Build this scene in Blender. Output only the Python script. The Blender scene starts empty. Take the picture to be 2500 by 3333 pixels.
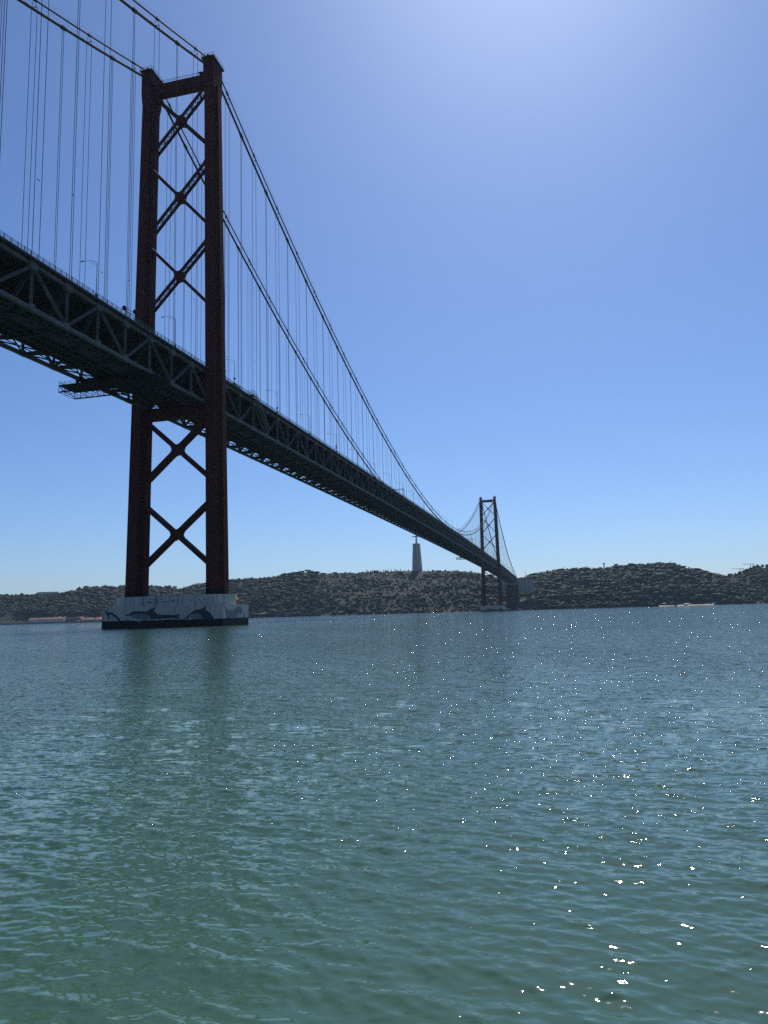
import bpy, bmesh, math, random
import numpy as np
from mathutils import Vector, Matrix, noise
random.seed(7); rng = np.random.default_rng(7)
S = bpy.context.scene
COL = S.collection
R = math.radians

# ------------------------------------------------------------------ camera, sky, sun, exposure
CAM = Vector((117.54, -206.97, 2.38)); YAW, PITCH, ROLL, FPX = -0.2387, 0.1372, -0.0285, 2381.76
fwd = Vector((math.sin(YAW) * math.cos(PITCH), math.cos(YAW) * math.cos(PITCH), math.sin(PITCH)))
rgt = Vector((math.cos(YAW), -math.sin(YAW), 0)); upv = rgt.cross(fwd)
r2 = rgt * math.cos(ROLL) + upv * math.sin(ROLL); u2 = -rgt * math.sin(ROLL) + upv * math.cos(ROLL)
cd = bpy.data.cameras.new('camera'); cam = bpy.data.objects.new('camera', cd); COL.objects.link(cam)
cam.matrix_world = Matrix(((r2.x, u2.x, -fwd.x, CAM.x), (r2.y, u2.y, -fwd.y, CAM.y), (r2.z, u2.z, -fwd.z, CAM.z), (0, 0, 0, 1)))
cd.sensor_fit = 'VERTICAL'; cd.sensor_height = 36; cd.lens = FPX / 3333 * 36
cd.clip_start = 0.1; cd.clip_end = 20000
S.camera = cam
SUN_AZ, SUN_EL = R(0.5), R(50)
W = bpy.data.worlds.new('World'); S.world = W; W.use_nodes = True
wn = W.node_tree.nodes; wl = W.node_tree.links
sky = wn.new('ShaderNodeTexSky'); sky.sky_type = 'NISHITA'; sky.sun_disc = False
sky.sun_elevation = SUN_EL; sky.sun_rotation = SUN_AZ
sky.air_density = 1.0; sky.dust_density = 0.55; sky.ozone_density = 10.0; sky.altitude = 0
bg = wn['Background']; bg.inputs[1].default_value = 0.10
tint = wn.new('ShaderNodeMix'); tint.data_type = 'RGBA'; tint.blend_type = 'MULTIPLY'; tint.inputs[0].default_value = 1; tint.inputs[7].default_value = (0.95, 0.99, 1.06, 1)
wl.new(sky.outputs[0], tint.inputs[6]); wl.new(tint.outputs[2], bg.inputs[0])
sd = bpy.data.lights.new('sun', 'SUN'); sd.energy = 3.6; sd.angle = R(0.53); sd.color = (1.0, 0.95, 0.88)
sun = bpy.data.objects.new('sun', sd); COL.objects.link(sun)
sv = Vector((math.sin(SUN_AZ) * math.cos(SUN_EL), math.cos(SUN_AZ) * math.cos(SUN_EL), math.sin(SUN_EL)))
sun.rotation_euler = sv.to_track_quat('Z', 'Y').to_euler(); sun.location = (0, 0, 400)
S.view_settings.view_transform = 'Standard'; S.view_settings.look = 'None'
S.view_settings.exposure = 0.03; S.view_settings.gamma = 1
S.cycles.max_bounces = 6; S.cycles.diffuse_bounces = 2; S.cycles.glossy_bounces = 3
S.cycles.transmission_bounces = 3; S.cycles.volume_bounces = 0
S.cycles.use_denoising = False

# ------------------------------------------------------------------ materials
def mat(name, col, rough=0.6, var=0.25, scale=0.6, col2=None, stretch=(1, 1, 1), metal=0.0, island=0.0, bump=0.0, spec=0.5):
    m = bpy.data.materials.new(name); m.use_nodes = True
    n = m.node_tree.nodes; l = m.node_tree.links; p = n['Principled BSDF']
    p.inputs['Roughness'].default_value = rough; p.inputs['Metallic'].default_value = metal
    p.inputs['Specular IOR Level'].default_value = spec
    g = n.new('ShaderNodeNewGeometry'); mp = n.new('ShaderNodeMapping'); mp.inputs['Scale'].default_value = stretch
    l.new(g.outputs['Position'], mp.inputs[0])
    t = n.new('ShaderNodeTexNoise'); t.inputs['Scale'].default_value = scale; t.inputs['Detail'].default_value = 5
    t.inputs['Roughness'].default_value = 0.65; l.new(mp.outputs[0], t.inputs[0])
    r = n.new('ShaderNodeValToRGB'); e = r.color_ramp.elements
    c2 = col2 or tuple(c * (1 - var) for c in col)
    c1 = col if col2 else tuple(min(1, c * (1 + var)) for c in col)
    e[0].position = 0.32; e[0].color = (*c2, 1); e[1].position = 0.68; e[1].color = (*c1, 1)
    l.new(t.outputs['Fac'], r.inputs[0]); out = r.outputs[0]
    if island:
        mx = n.new('ShaderNodeMix'); mx.data_type = 'RGBA'; mx.blend_type = 'MULTIPLY'; mx.inputs[0].default_value = 1
        mr = n.new('ShaderNodeMapRange'); mr.inputs[3].default_value = 1 - island; mr.inputs[4].default_value = 1 + island
        l.new(g.outputs['Random Per Island'], mr.inputs[0])
        l.new(out, mx.inputs[6]); l.new(mr.outputs[0], mx.inputs[7]); out = mx.outputs[2]
    l.new(out, p.inputs['Base Color'])
    if bump:
        b = n.new('ShaderNodeBump'); b.inputs['Strength'].default_value = 0.5; b.inputs['Distance'].default_value = bump
        l.new(t.outputs['Fac'], b.inputs['Height']); l.new(b.outputs[0], p.inputs['Normal'])
    return m

M = {}
M['red'] = mat('tower_red_paint', (0.098, 0.023, 0.019), 0.85, col2=(0.052, 0.020, 0.019), scale=0.8, stretch=(1, 1, 0.12), spec=0.1)
M['truss'] = mat('truss_grey_paint', (0.112, 0.107, 0.112), 0.75, 0.35, 0.5, spec=0.2)
M['deck'] = mat('deck_dark_steel', (0.040, 0.043, 0.047), 0.8, 0.3, 0.7, spec=0.2)
M['cable'] = mat('cable_steel', (0.055, 0.045, 0.046), 0.8, 0.2, 1.0, spec=0.2)
M['cable_new'] = mat('upper_cable_steel', (0.045, 0.042, 0.062), 0.8, 0.2, 1.0, spec=0.2)
M['rope'] = mat('hanger_rope', (0.12, 0.12, 0.15), 0.5, 0.15, 1.0)
M['asphalt'] = mat('asphalt', (0.05, 0.05, 0.052), 0.85, 0.2, 3)
M['black'] = mat('black_paint', (0.015, 0.015, 0.018), 0.8, 0.2, 2, spec=0.15)
M['rail'] = mat('railing_paint', (0.07, 0.09, 0.08), 0.6, 0.2, 2)
M['galv'] = mat('galvanised_post', (0.20, 0.21, 0.22), 0.45, 0.15, 2)
M['beacon'] = mat('beacon_red', (0.62, 0.012, 0.03), 0.4, 0.1, 2)
M['white'] = mat('white_paint', (0.75, 0.74, 0.71), 0.6, 0.08, 2)
M['green'] = mat('vehicle_green', (0.32, 0.42, 0.33), 0.4, 0.08, 2)
M['tyre'] = mat('tyre', (0.02, 0.02, 0.02), 0.8, 0.2, 5)
M['glass'] = mat('dark_glass', (0.03, 0.035, 0.04), 0.1, 0.1, 2)
M['mural'] = mat('mural_dark_paint', (0.028, 0.032, 0.045), 0.7, 0.35, 1.2)
M['mural_grey'] = mat('mural_grey_and_lit_paint', (0.15, 0.165, 0.18), 0.7, 0.25, 1.2)
M['mark'] = mat('painted_marks', (0.04, 0.045, 0.055), 0.7, 0.3, 3)
M['stone'] = mat('monument_concrete', (0.36, 0.335, 0.295), 0.8, 0.14, 0.12, stretch=(1, 1, 0.15))
M['anchor'] = mat('anchorage_concrete', (0.27, 0.26, 0.24), 0.8, 0.12, 0.15, stretch=(1, 1, 0.2))
M['leaf'] = mat('foliage_dark', (0.030, 0.045, 0.021), 0.8, col2=(0.011, 0.020, 0.010), scale=0.05, island=0.55, spec=0.2)
M['leaf2'] = mat('foliage_olive', (0.052, 0.066, 0.029), 0.8, col2=(0.022, 0.033, 0.015), scale=0.05, island=0.5, spec=0.2)
M['bark'] = mat('bark', (0.09, 0.065, 0.045), 0.9, 0.3, 1)
M['cream'] = mat('cream_plaster', (0.55, 0.50, 0.42), 0.85, 0.15, 0.3)
M['tile'] = mat('terracotta_roof', (0.36, 0.17, 0.115), 0.85, 0.25, 0.4)
M['sand'] = mat('sand', (0.50, 0.42, 0.30), 0.9, 0.15, 0.5)
M['wood'] = mat('jetty_wood', (0.13, 0.10, 0.08), 0.85, 0.25, 1)
M['rock'] = mat('quay_stone', (0.20, 0.18, 0.155), 0.9, 0.3, 0.5)

def concrete_pier():
    m = mat('pier_concrete', (0.45, 0.425, 0.38), 0.85, 0.1, 0.35)
    n = m.node_tree.nodes; l = m.node_tree.links; p = n['Principled BSDF']
    base = p.inputs['Base Color'].links[0].from_socket
    g = n.new('ShaderNodeNewGeometry'); sp = n.new('ShaderNodeSeparateXYZ'); l.new(g.outputs['Position'], sp.inputs[0])
    def nz(scale, st, det=4):
        mp = n.new('ShaderNodeMapping'); mp.inputs['Scale'].default_value = st; l.new(g.outputs['Position'], mp.inputs[0])
        t = n.new('ShaderNodeTexNoise'); t.inputs['Scale'].default_value = scale; t.inputs['Detail'].default_value = det
        l.new(mp.outputs[0], t.inputs[0]); return t.outputs['Fac']
    def math_(op, a, b):
        k = n.new('ShaderNodeMath'); k.operation = op
        for i, v in enumerate((a, b)):
            if isinstance(v, (int, float)): k.inputs[i].default_value = v
            else: l.new(v, k.inputs[i])
        return k.outputs[0]
    def ramp(v, a, b):
        k = n.new('ShaderNodeMapRange'); k.inputs[1].default_value = a; k.inputs[2].default_value = b; l.new(v, k.inputs[0]); return k.outputs[0]
    def mix(f, a, c):
        k = n.new('ShaderNodeMix'); k.data_type = 'RGBA'; l.new(f, k.inputs[0]); l.new(a, k.inputs[6]); k.inputs[7].default_value = (*c, 1); return k.outputs[2]
    streak = math_('MULTIPLY', ramp(nz(1.1, (1, 1, 0.05), 6), 0.54, 0.68), 0.75)
    c = mix(streak, base, (0.14, 0.14, 0.13))
    edge = math_('ADD', sp.outputs['Z'], math_('MULTIPLY', math_('SUBTRACT', nz(0.5, (1, 1, 1)), 0.5), 0.9))
    tide = ramp(edge, 2.35, 2.15)
    c = mix(tide, c, (0.007, 0.008, 0.007))
    l.new(c, p.inputs['Base Color'])
    return m
M['concrete'] = concrete_pier()

# ------------------------------------------------------------------ mesh helpers
class B:
    def __init__(s): s.v = []; s.f = []
    def add(s, v, f):
        o = len(s.v); s.v += [tuple(p) for p in v]; s.f += [tuple(i + o for i in q) for q in f]; return s
    def box(s, x0, x1, y0, y1, z0, z1):
        return s.add([(x0, y0, z0), (x1, y0, z0), (x1, y1, z0), (x0, y1, z0), (x0, y0, z1), (x1, y0, z1), (x1, y1, z1), (x0, y1, z1)],
                     [(0, 3, 2, 1), (4, 5, 6, 7), (0, 1, 5, 4), (1, 2, 6, 5), (2, 3, 7, 6), (3, 0, 4, 7)])
    def beam(s, p0, p1, w, h, up=(0, 0, 1)):
        a = Vector(p0); b = Vector(p1); d = (b - a).normalized(); sd_ = d.cross(Vector(up))
        if sd_.length < 1e-4: sd_ = d.cross(Vector((1, 0, 0)))
        sd_.normalize(); u = sd_.cross(d); sd_ *= w / 2; u *= h / 2
        return s.add([a - sd_ - u, a + sd_ - u, a + sd_ + u, a - sd_ + u, b - sd_ - u, b + sd_ - u, b + sd_ + u, b - sd_ + u],
                     [(0, 1, 2, 3), (7, 6, 5, 4), (0, 4, 5, 1), (1, 5, 6, 2), (2, 6, 7, 3), (3, 7, 4, 0)])
    def tube(s, pts, r, n=6, cap=True):
        pts = [Vector(p) for p in pts]; rs = r if isinstance(r, (list, tuple)) else [r] * len(pts)
        vs = []; fs = []
        for i, p in enumerate(pts):
            d = (pts[min(i + 1, len(pts) - 1)] - pts[max(i - 1, 0)]).normalized()
            x = d.cross(Vector((0, 0, 1))); x = x.normalized() if x.length > 1e-4 else Vector((1, 0, 0)); y = d.cross(x)
            for k in range(n):
                a = 2 * math.pi * k / n; vs.append(p + (x * math.cos(a) + y * math.sin(a)) * rs[i])
        for i in range(len(pts) - 1):
            for k in range(n): fs.append((i * n + k, i * n + (k + 1) % n, (i + 1) * n + (k + 1) % n, (i + 1) * n + k))
        if cap: fs.append(tuple(range(n - 1, -1, -1))); fs.append(tuple(range((len(pts) - 1) * n, len(pts) * n)))
        return s.add(vs, fs)
    def loft(s, rings, cap=True):
        n = len(rings[0]); vs = [p for r in rings for p in r]; fs = []
        for i in range(len(rings) - 1):
            for k in range(n): fs.append((i * n + k, i * n + (k + 1) % n, (i + 1) * n + (k + 1) % n, (i + 1) * n + k))
        if cap: fs.append(tuple(range(n - 1, -1, -1))); fs.append(tuple(range((len(rings) - 1) * n, len(rings) * n)))
        return s.add(vs, fs)
    def prism(s, poly, z0, z1): return s.loft([[(x, y, z0) for x, y in poly], [(x, y, z1) for x, y in poly]])
    def mesh(s, name):
        m = bpy.data.meshes.new(name); m.from_pydata(s.v, [], s.f); m.update(); return m

def obj(name, b, m, parent=None, loc=None, mw=None, smooth=False):
    me = b.mesh(name) if isinstance(b, B) else b
    if m is not None and not me.materials: me.materials.append(M[m] if isinstance(m, str) else m)
    if smooth: me.polygons.foreach_set('use_smooth', [True] * len(me.polygons))
    o = bpy.data.objects.new(name, me); COL.objects.link(o)
    if parent: o.parent = parent
    if loc is not None: o.location = loc
    if mw is not None: o.matrix_local = mw
    return o
def tag(o, label, cat, group=None):
    o['label'] = label; o['category'] = cat
    if group: o['group'] = group
    return o
def empty(name, parent=None, loc=(0, 0, 0), rz=0, label=None):
    o = bpy.data.objects.new(name, None); COL.objects.link(o); o.location = loc; o.rotation_euler = (0, 0, rz)
    o.empty_display_size = 0.5
    if parent: o.parent = parent
    if label: o['label'] = label
    return o
def thing(name, label, cat, loc=(0, 0, 0), rz=0, group=None): return tag(empty(name, None, loc, rz), label, cat, group)
def kind(o, k): o['kind'] = k; return o
def span(p0, p1, up):
    """matrix that lays a unit mesh (0..1 along local Y) from p0 to p1"""
    a = Vector(p0); b = Vector(p1); d = b - a; u = Vector(up); x = d.cross(u).normalized(); z = x.cross(d).normalized()
    return Matrix(((x.x, d.x, z.x, a.x), (x.y, d.y, z.y, a.y), (x.z, d.z, z.z, a.z), (0, 0, 0, 1)))

# ------------------------------------------------------------------ water
def make_water():
    az_in = np.radians(np.linspace(-54, 28, 640)); az_l = np.radians(np.linspace(-150, -54, 50))[:-1]; az_r = np.radians(np.linspace(28, 130, 50))[1:]
    az = np.concatenate([az_l, az_in, az_r])
    rad = [1.2, 1.8, 2.4, 3.0]
    while rad[-1] < 3200:
        d = rad[-1]; step = max(0.015, min(d * d * 0.0004, d * 0.0125)); rad.append(d + step)
    rad = np.array(rad); nr, na = len(rad), len(az)
    RR, AA = np.meshgrid(rad, az, indexing='ij')
    X = CAM.x + RR * np.sin(AA); Y = CAM.y + RR * np.cos(AA)
    dr = np.gradient(rad)[:, None]; sp = np.maximum(dr, RR * np.gradient(az)[None, :])
    Z = np.zeros_like(X); lost = np.zeros_like(X); DX = np.zeros_like(X); DY = np.zeros_like(X)
    g = np.random.default_rng(3); N = 150
    lam = np.exp(g.uniform(math.log(0.055), math.log(2.0), N))
    th = R(8) + g.normal(0, 0.42, N); ph = g.uniform(0, 2 * math.pi, N)
    # slope per component: strongest for decimetre to 3 m chop, weak for swell
    w = np.where(lam < 0.1, 0.65, np.where(lam < 0.42, 1.1, np.where(lam < 0.85, 0.55, 0.28))); sl = w / math.sqrt((w ** 2).sum() / 2) * WAVE
    for i in range(N):
        k = 2 * math.pi / lam[i]; a = sl[i] / k
        fade = np.clip((lam[i] / sp - 2.6) / 3.0, 0, 1)
        q = k * (X * math.sin(th[i]) + Y * math.cos(th[i])) + ph[i]
        Z += a * fade * np.cos(q); c = np.sin(q) * a * fade * 0.7
        DX -= c * math.sin(th[i]); DY -= c * math.cos(th[i])
        lost += (1 - fade ** 2) * sl[i] ** 2 / 2
    X += DX; Y += DY
    gust = np.zeros_like(X)
    for i in range(14):
        l_ = g.uniform(14, 140); t_ = g.uniform(0, 6.28); gust += np.sin(2 * math.pi / l_ * (X * math.sin(t_) + Y * math.cos(t_)) + g.uniform(0, 6.28))
    V = np.stack([X, Y, Z], -1).reshape(-1, 3)
    idx = np.arange(nr * na).reshape(nr, na)
    F = np.stack([idx[:-1, :-1], idx[:-1, 1:], idx[1:, 1:], idx[1:, :-1]], -1).reshape(-1, 4)[:, ::-1]
    me = bpy.data.meshes.new('water'); me.vertices.add(len(V)); me.vertices.foreach_set('co', V.astype(np.float32).ravel())
    me.loops.add(F.size); me.loops.foreach_set('vertex_index', F.astype(np.int32).ravel())
    me.polygons.add(len(F)); me.polygons.foreach_set('loop_start', np.arange(0, F.size, 4, dtype=np.int32))
    me.polygons.foreach_set('use_smooth', np.ones(len(F), bool)); me.update(); me.validate()
    at = me.attributes.new('unresolved_slope', 'FLOAT', 'POINT'); at.data.foreach_set('value', np.sqrt(lost).astype(np.float32).ravel())
    at = me.attributes.new('gust', 'FLOAT', 'POINT'); at.data.foreach_set('value', (gust / 3.7).astype(np.float32).ravel())
    m = bpy.data.materials.new('river_water'); m.use_nodes = True; n = m.node_tree.nodes; l = m.node_tree.links; p = n['Principled BSDF']
    p.inputs['Base Color'].default_value = WATER; p.inputs['Roughness'].default_value = 0.04; p.inputs['IOR'].default_value = 1.333
    ge = n.new('ShaderNodeNewGeometry')
    def slopes(scale, amp, st, detail=2):
        mp = n.new('ShaderNodeMapping'); mp.inputs['Scale'].default_value = st; mp.inputs['Rotation'].default_value = (0, 0, R(-8)); l.new(ge.outputs['Position'], mp.inputs[0])
        t = n.new('ShaderNodeTexNoise'); t.inputs['Scale'].default_value = scale; t.inputs['Detail'].default_value = detail; l.new(mp.outputs[0], t.inputs[0])
        a = n.new('ShaderNodeVectorMath'); a.operation = 'SUBTRACT'; a.inputs[1].default_value = (0.5, 0.5, 0.5); l.new(t.outputs['Color'], a.inputs[0])
        b = n.new('ShaderNodeVectorMath'); b.operation = 'SCALE'; l.new(a.outputs[0], b.inputs[0])
        if isinstance(amp, float): b.inputs['Scale'].default_value = amp
        else: l.new(amp, b.inputs['Scale'])
        c = n.new('ShaderNodeVectorMath'); c.operation = 'MULTIPLY'; c.inputs[1].default_value = (0.5, 1, 0); l.new(b.outputs[0], c.inputs[0]); return c.outputs[0]
    at = n.new('ShaderNodeAttribute'); at.attribute_name = 'unresolved_slope'
    gu = n.new('ShaderNodeAttribute'); gu.attribute_name = 'gust'
    gm = n.new('ShaderNodeMapRange'); gm.inputs[1].default_value = -1.5; gm.inputs[2].default_value = 1.5; gm.inputs[3].default_value = 0.55; gm.inputs[4].default_value = 1.4; l.new(gu.outputs['Fac'], gm.inputs[0])
    k = n.new('ShaderNodeMath'); k.operation = 'MULTIPLY'; k.inputs[1].default_value = FARSLOPE; l.new(at.outputs['Fac'], k.inputs[0])
    k2 = n.new('ShaderNodeMath'); k2.operation = 'MULTIPLY'; l.new(k.outputs[0], k2.inputs[0]); l.new(gm.outputs[0], k2.inputs[1])
    r1 = n.new('ShaderNodeMath'); r1.operation = 'MULTIPLY'; r1.inputs[1].default_value = RIPPLE; l.new(gm.outputs[0], r1.inputs[0])
    parts = [slopes(14.0, r1.outputs[0], (0.45, 1, 1), 2), slopes(10.0, k2.outputs[0], (0.30, 1, 1), 1)]
    # steep cat's-paw facets: same noise idea with a long tail (v * |v|^2)
    mp = n.new('ShaderNodeMapping'); mp.inputs['Scale'].default_value = (0.4, 1, 1); l.new(ge.outputs['Position'], mp.inputs[0])
    t = n.new('ShaderNodeTexNoise'); t.inputs['Scale'].default_value = 23.0; t.inputs['Detail'].default_value = 1; l.new(mp.outputs[0], t.inputs[0])
    v = n.new('ShaderNodeVectorMath'); v.operation = 'SUBTRACT'; v.inputs[1].default_value = (0.5, 0.5, 0.5); l.new(t.outputs['Color'], v.inputs[0])
    d2 = n.new('ShaderNodeVectorMath'); d2.operation = 'DOT_PRODUCT'; l.new(v.outputs[0], d2.inputs[0]); l.new(v.outputs[0], d2.inputs[1])
    am = n.new('ShaderNodeMath'); am.operation = 'MULTIPLY'; l.new(d2.outputs['Value'], am.inputs[0])
    a2 = n.new('ShaderNodeMath'); a2.operation = 'MULTIPLY'; a2.inputs[1].default_value = TAIL; l.new(at.outputs['Fac'], a2.inputs[0]); l.new(a2.outputs[0], am.inputs[1])
    sc = n.new('ShaderNodeVectorMath'); sc.operation = 'SCALE'; l.new(v.outputs[0], sc.inputs[0]); l.new(am.outputs[0], sc.inputs['Scale'])
    fl = n.new('ShaderNodeVectorMath'); fl.operation = 'MULTIPLY'; fl.inputs[1].default_value = (0.8, 1, 0); l.new(sc.outputs[0], fl.inputs[0]); parts.append(fl.outputs[0])
    acc = ge.outputs['Normal']
    for s_ in parts:
        a = n.new('ShaderNodeVectorMath'); a.operation = 'ADD'; l.new(acc, a.inputs[0]); l.new(s_, a.inputs[1]); acc = a.outputs[0]
    nn = n.new('ShaderNodeVectorMath'); nn.operation = 'NORMALIZE'; l.new(acc, nn.inputs[0]); l.new(nn.outputs[0], p.inputs['Normal'])
    me.materials.append(m)
    o = bpy.data.objects.new('water', me); COL.objects.link(o); kind(o, 'structure')
WAVE, RIPPLE, FARSLOPE, TAIL = 0.126, 0.22, 7.8, 230.0
WATER = (0.056, 0.120, 0.080, 1)
make_water()
bed = B().add([(-3350, -3500, -6), (3500, -3500, -6), (3500, 4200, -6), (-3350, 4200, -6)], [(0, 1, 2, 3)])
kind(obj('river_bed', bed, 'rock'), 'structure')

# ------------------------------------------------------------------ far shore terrain
CREST = [(-2600, 1500, 70), (-1900, 1500, 84), (-1438, 1556, 80.9), (-1402, 1560, 81.2), (-1351, 1572, 77.7), (-1319, 1579, 82.4), (-1278, 1589, 82.2), (-1250, 1596, 86.1), (-1214, 1605, 91.9), (-1177, 1614, 92.7), (-1136, 1623, 91.2), (-1094, 1633, 92.3), (-1058, 1642, 92.2), (-1021, 1651, 90.1), (-994, 1658, 89.8), (-970, 1663, 86.0), (-948, 1669, 84.6), (-925, 1674, 79.7), (-906, 1678, 84.4), (-883, 1683, 93.1), (-864, 1687, 94.8), (-801, 1700, 99.9), (-767, 1707, 101.7), (-729, 1714, 101.5), (-697, 1721, 102.8), (-671, 1726, 104.9), (-650, 1730, 110.0), (-614, 1737, 112.9), (-583, 1743, 116.0), (-560, 1748, 115.2), (-511, 1758, 116.3), (-452, 1778, 115.3), (-415, 1792, 118.2), (-383, 1804, 117.5), (-339, 1821, 118.5), (-304, 1835, 119.2), (-273, 1837, 117.6), (-202, 1825, 113.6), (-133, 1814, 107.6), (-97, 1808, 99.8), (-40, 1795, 83.0), (9, 1768, 80.0), (37, 1753, 85.0), (68, 1740, 88.9), (86, 1740, 91.1), (105, 1740, 94.1), (139, 1740, 95.4), (168, 1740, 94.5), (197, 1740, 92.2), (219, 1741, 95.3), (241, 1743, 99.1), (270, 1745, 98.7), (299, 1747, 100.4), (324, 1748, 101.1), (356, 1750, 100.2), (388, 1753, 97.4), (405, 1754, 89.0), (425, 1755, 81.5), (446, 1756, 78.9), (460, 1757, 74.7), (466, 1758, 69.4), (493, 1760, 64.1), (504, 1759, 67.8), (527, 1756, 71.0), (547, 1753, 77.3), (574, 1749, 86.2), (599, 1745, 84.8), (700, 1740, 88), (900, 1720, 90), (1700, 1700, 80)]
CA = np.array(CREST, float)
SH = np.array([(-2600, 1150), (-1700, 1230), (-1205, 1310), (-1000, 1385), (-600, 1462), (-200, 1488), (0, 1484), (200, 1482), (330, 1500), (460, 1502), (520, 1490), (900, 1480), (1700, 1470)], float)
ys_ = lambda x: np.interp(x, SH[:, 0], SH[:, 1])
yc_ = lambda x: np.interp(x, CA[:, 0], CA[:, 1])
zc_ = lambda x: np.interp(x, CA[:, 0], CA[:, 2])
def ground(x, y):
    ys = float(ys_(x)) + 7 * noise.noise((x * 0.02, 3.1, 0)); yc = float(yc_(x)); zc = float(zc_(x)); t = (y - ys) / (yc - ys)
    if t <= 0: return max(-5.0, (y - ys) * 0.25 - 0.3)
    if t > 1: return zc - min(30, 9 * (t - 1) ** 1.2 * 3)
    pr = 0.42 * t ** 0.5 + 0.58 * t
    fade = min(1, t * 5) * min(1, (1 - t) * 5)
    n = noise.fractal((x * 0.012, y * 0.012, 0.3), 1.0, 2.1, 4) * 7 + noise.noise((x * 0.004, y * 0.004, 7)) * 9
    ter = math.sin(zc * pr / 7.5 * 2 * math.pi + noise.noise((x * 0.01, y * 0.01, 2)) * 2) * 1.3
    flat = 0.0
    if t < 0.16: pr *= (0.35 + 0.65 * t / 0.16)
    return max(0.9, zc * pr + fade * (n + ter)) if t > 0.01 else 0.5
xs = np.concatenate([np.arange(-2600, -1500, 40), np.arange(-1500, 760, 9), np.arange(760, 1700, 40)])
ts = np.concatenate([np.array([-0.35, -0.12, -0.04]), np.linspace(0, 0.12, 9), np.linspace(0.14, 1.06, 50), np.array([1.15, 1.3, 1.6, 2.2, 3.2])])
tv = []; nt_ = len(ts)
for x in xs:
    a = float(ys_(x)); c = float(yc_(x))
    for t in ts:
        y = a + (c - a) * t; tv.append((x, y, ground(x, y)))
tf = [(i * nt_ + j, (i + 1) * nt_ + j, (i + 1) * nt_ + j + 1, i * nt_ + j + 1) for i in range(len(xs) - 1) for j in range(nt_ - 1)]
def ground_mat():
    m = mat('hillside_ground', (0.036, 0.041, 0.020), 0.95, col2=(0.017, 0.024, 0.012), scale=0.03)
    n = m.node_tree.nodes; l = m.node_tree.links; p = n['Principled BSDF']; base = p.inputs['Base Color'].links[0].from_socket
    g = n.new('ShaderNodeNewGeometry'); t = n.new('ShaderNodeTexNoise'); t.inputs['Scale'].default_value = 0.018; t.inputs['Detail'].default_value = 6; l.new(g.outputs['Position'], t.inputs[0])
    r = n.new('ShaderNodeMapRange'); r.inputs[1].default_value = 0.60; r.inputs[2].default_value = 0.70; l.new(t.outputs['Fac'], r.inputs[0])
    k = n.new('ShaderNodeMix'); k.data_type = 'RGBA'; l.new(r.outputs[0], k.inputs[0]); l.new(base, k.inputs[6]); k.inputs[7].default_value = (0.072, 0.068, 0.036, 1)
    l.new(k.outputs[2], p.inputs['Base Color']); return m
M['ground'] = ground_mat()
hb = B(); hb.v = tv; hb.f = tf
kind(obj('hillside', hb, 'ground', smooth=True), 'structure')

# ------------------------------------------------------------------ the suspension bridge
SPAN, PL, NN, NS = 1012.88, 11.51, 18, 42
bridge = thing('suspension_bridge', 'long suspension bridge with tall red steel towers and a grey truss deck crossing the river', 'bridge')
def zb(y):
    if y < 0: return 70.0 + 0.0155 * y
    if y > SPAN: return 70.0 - 0.0155 * (y - SPAN)
    return 70.0 + 1.9 * (1 - ((y - SPAN / 2) / (SPAN / 2)) ** 2)
DEP = 9.85
zt = lambda y: zb(y) + DEP
TW = 10.64           # truss half width
CX = 11.35           # cable plane
Z0, Z1 = 9.42, 189.25
legx = lambda z: 13.89 + (11.50 - 13.89) * (z - Z0) / (Z1 - Z0)
def lerp(a, b, t): return a + (b - a) * t

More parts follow.
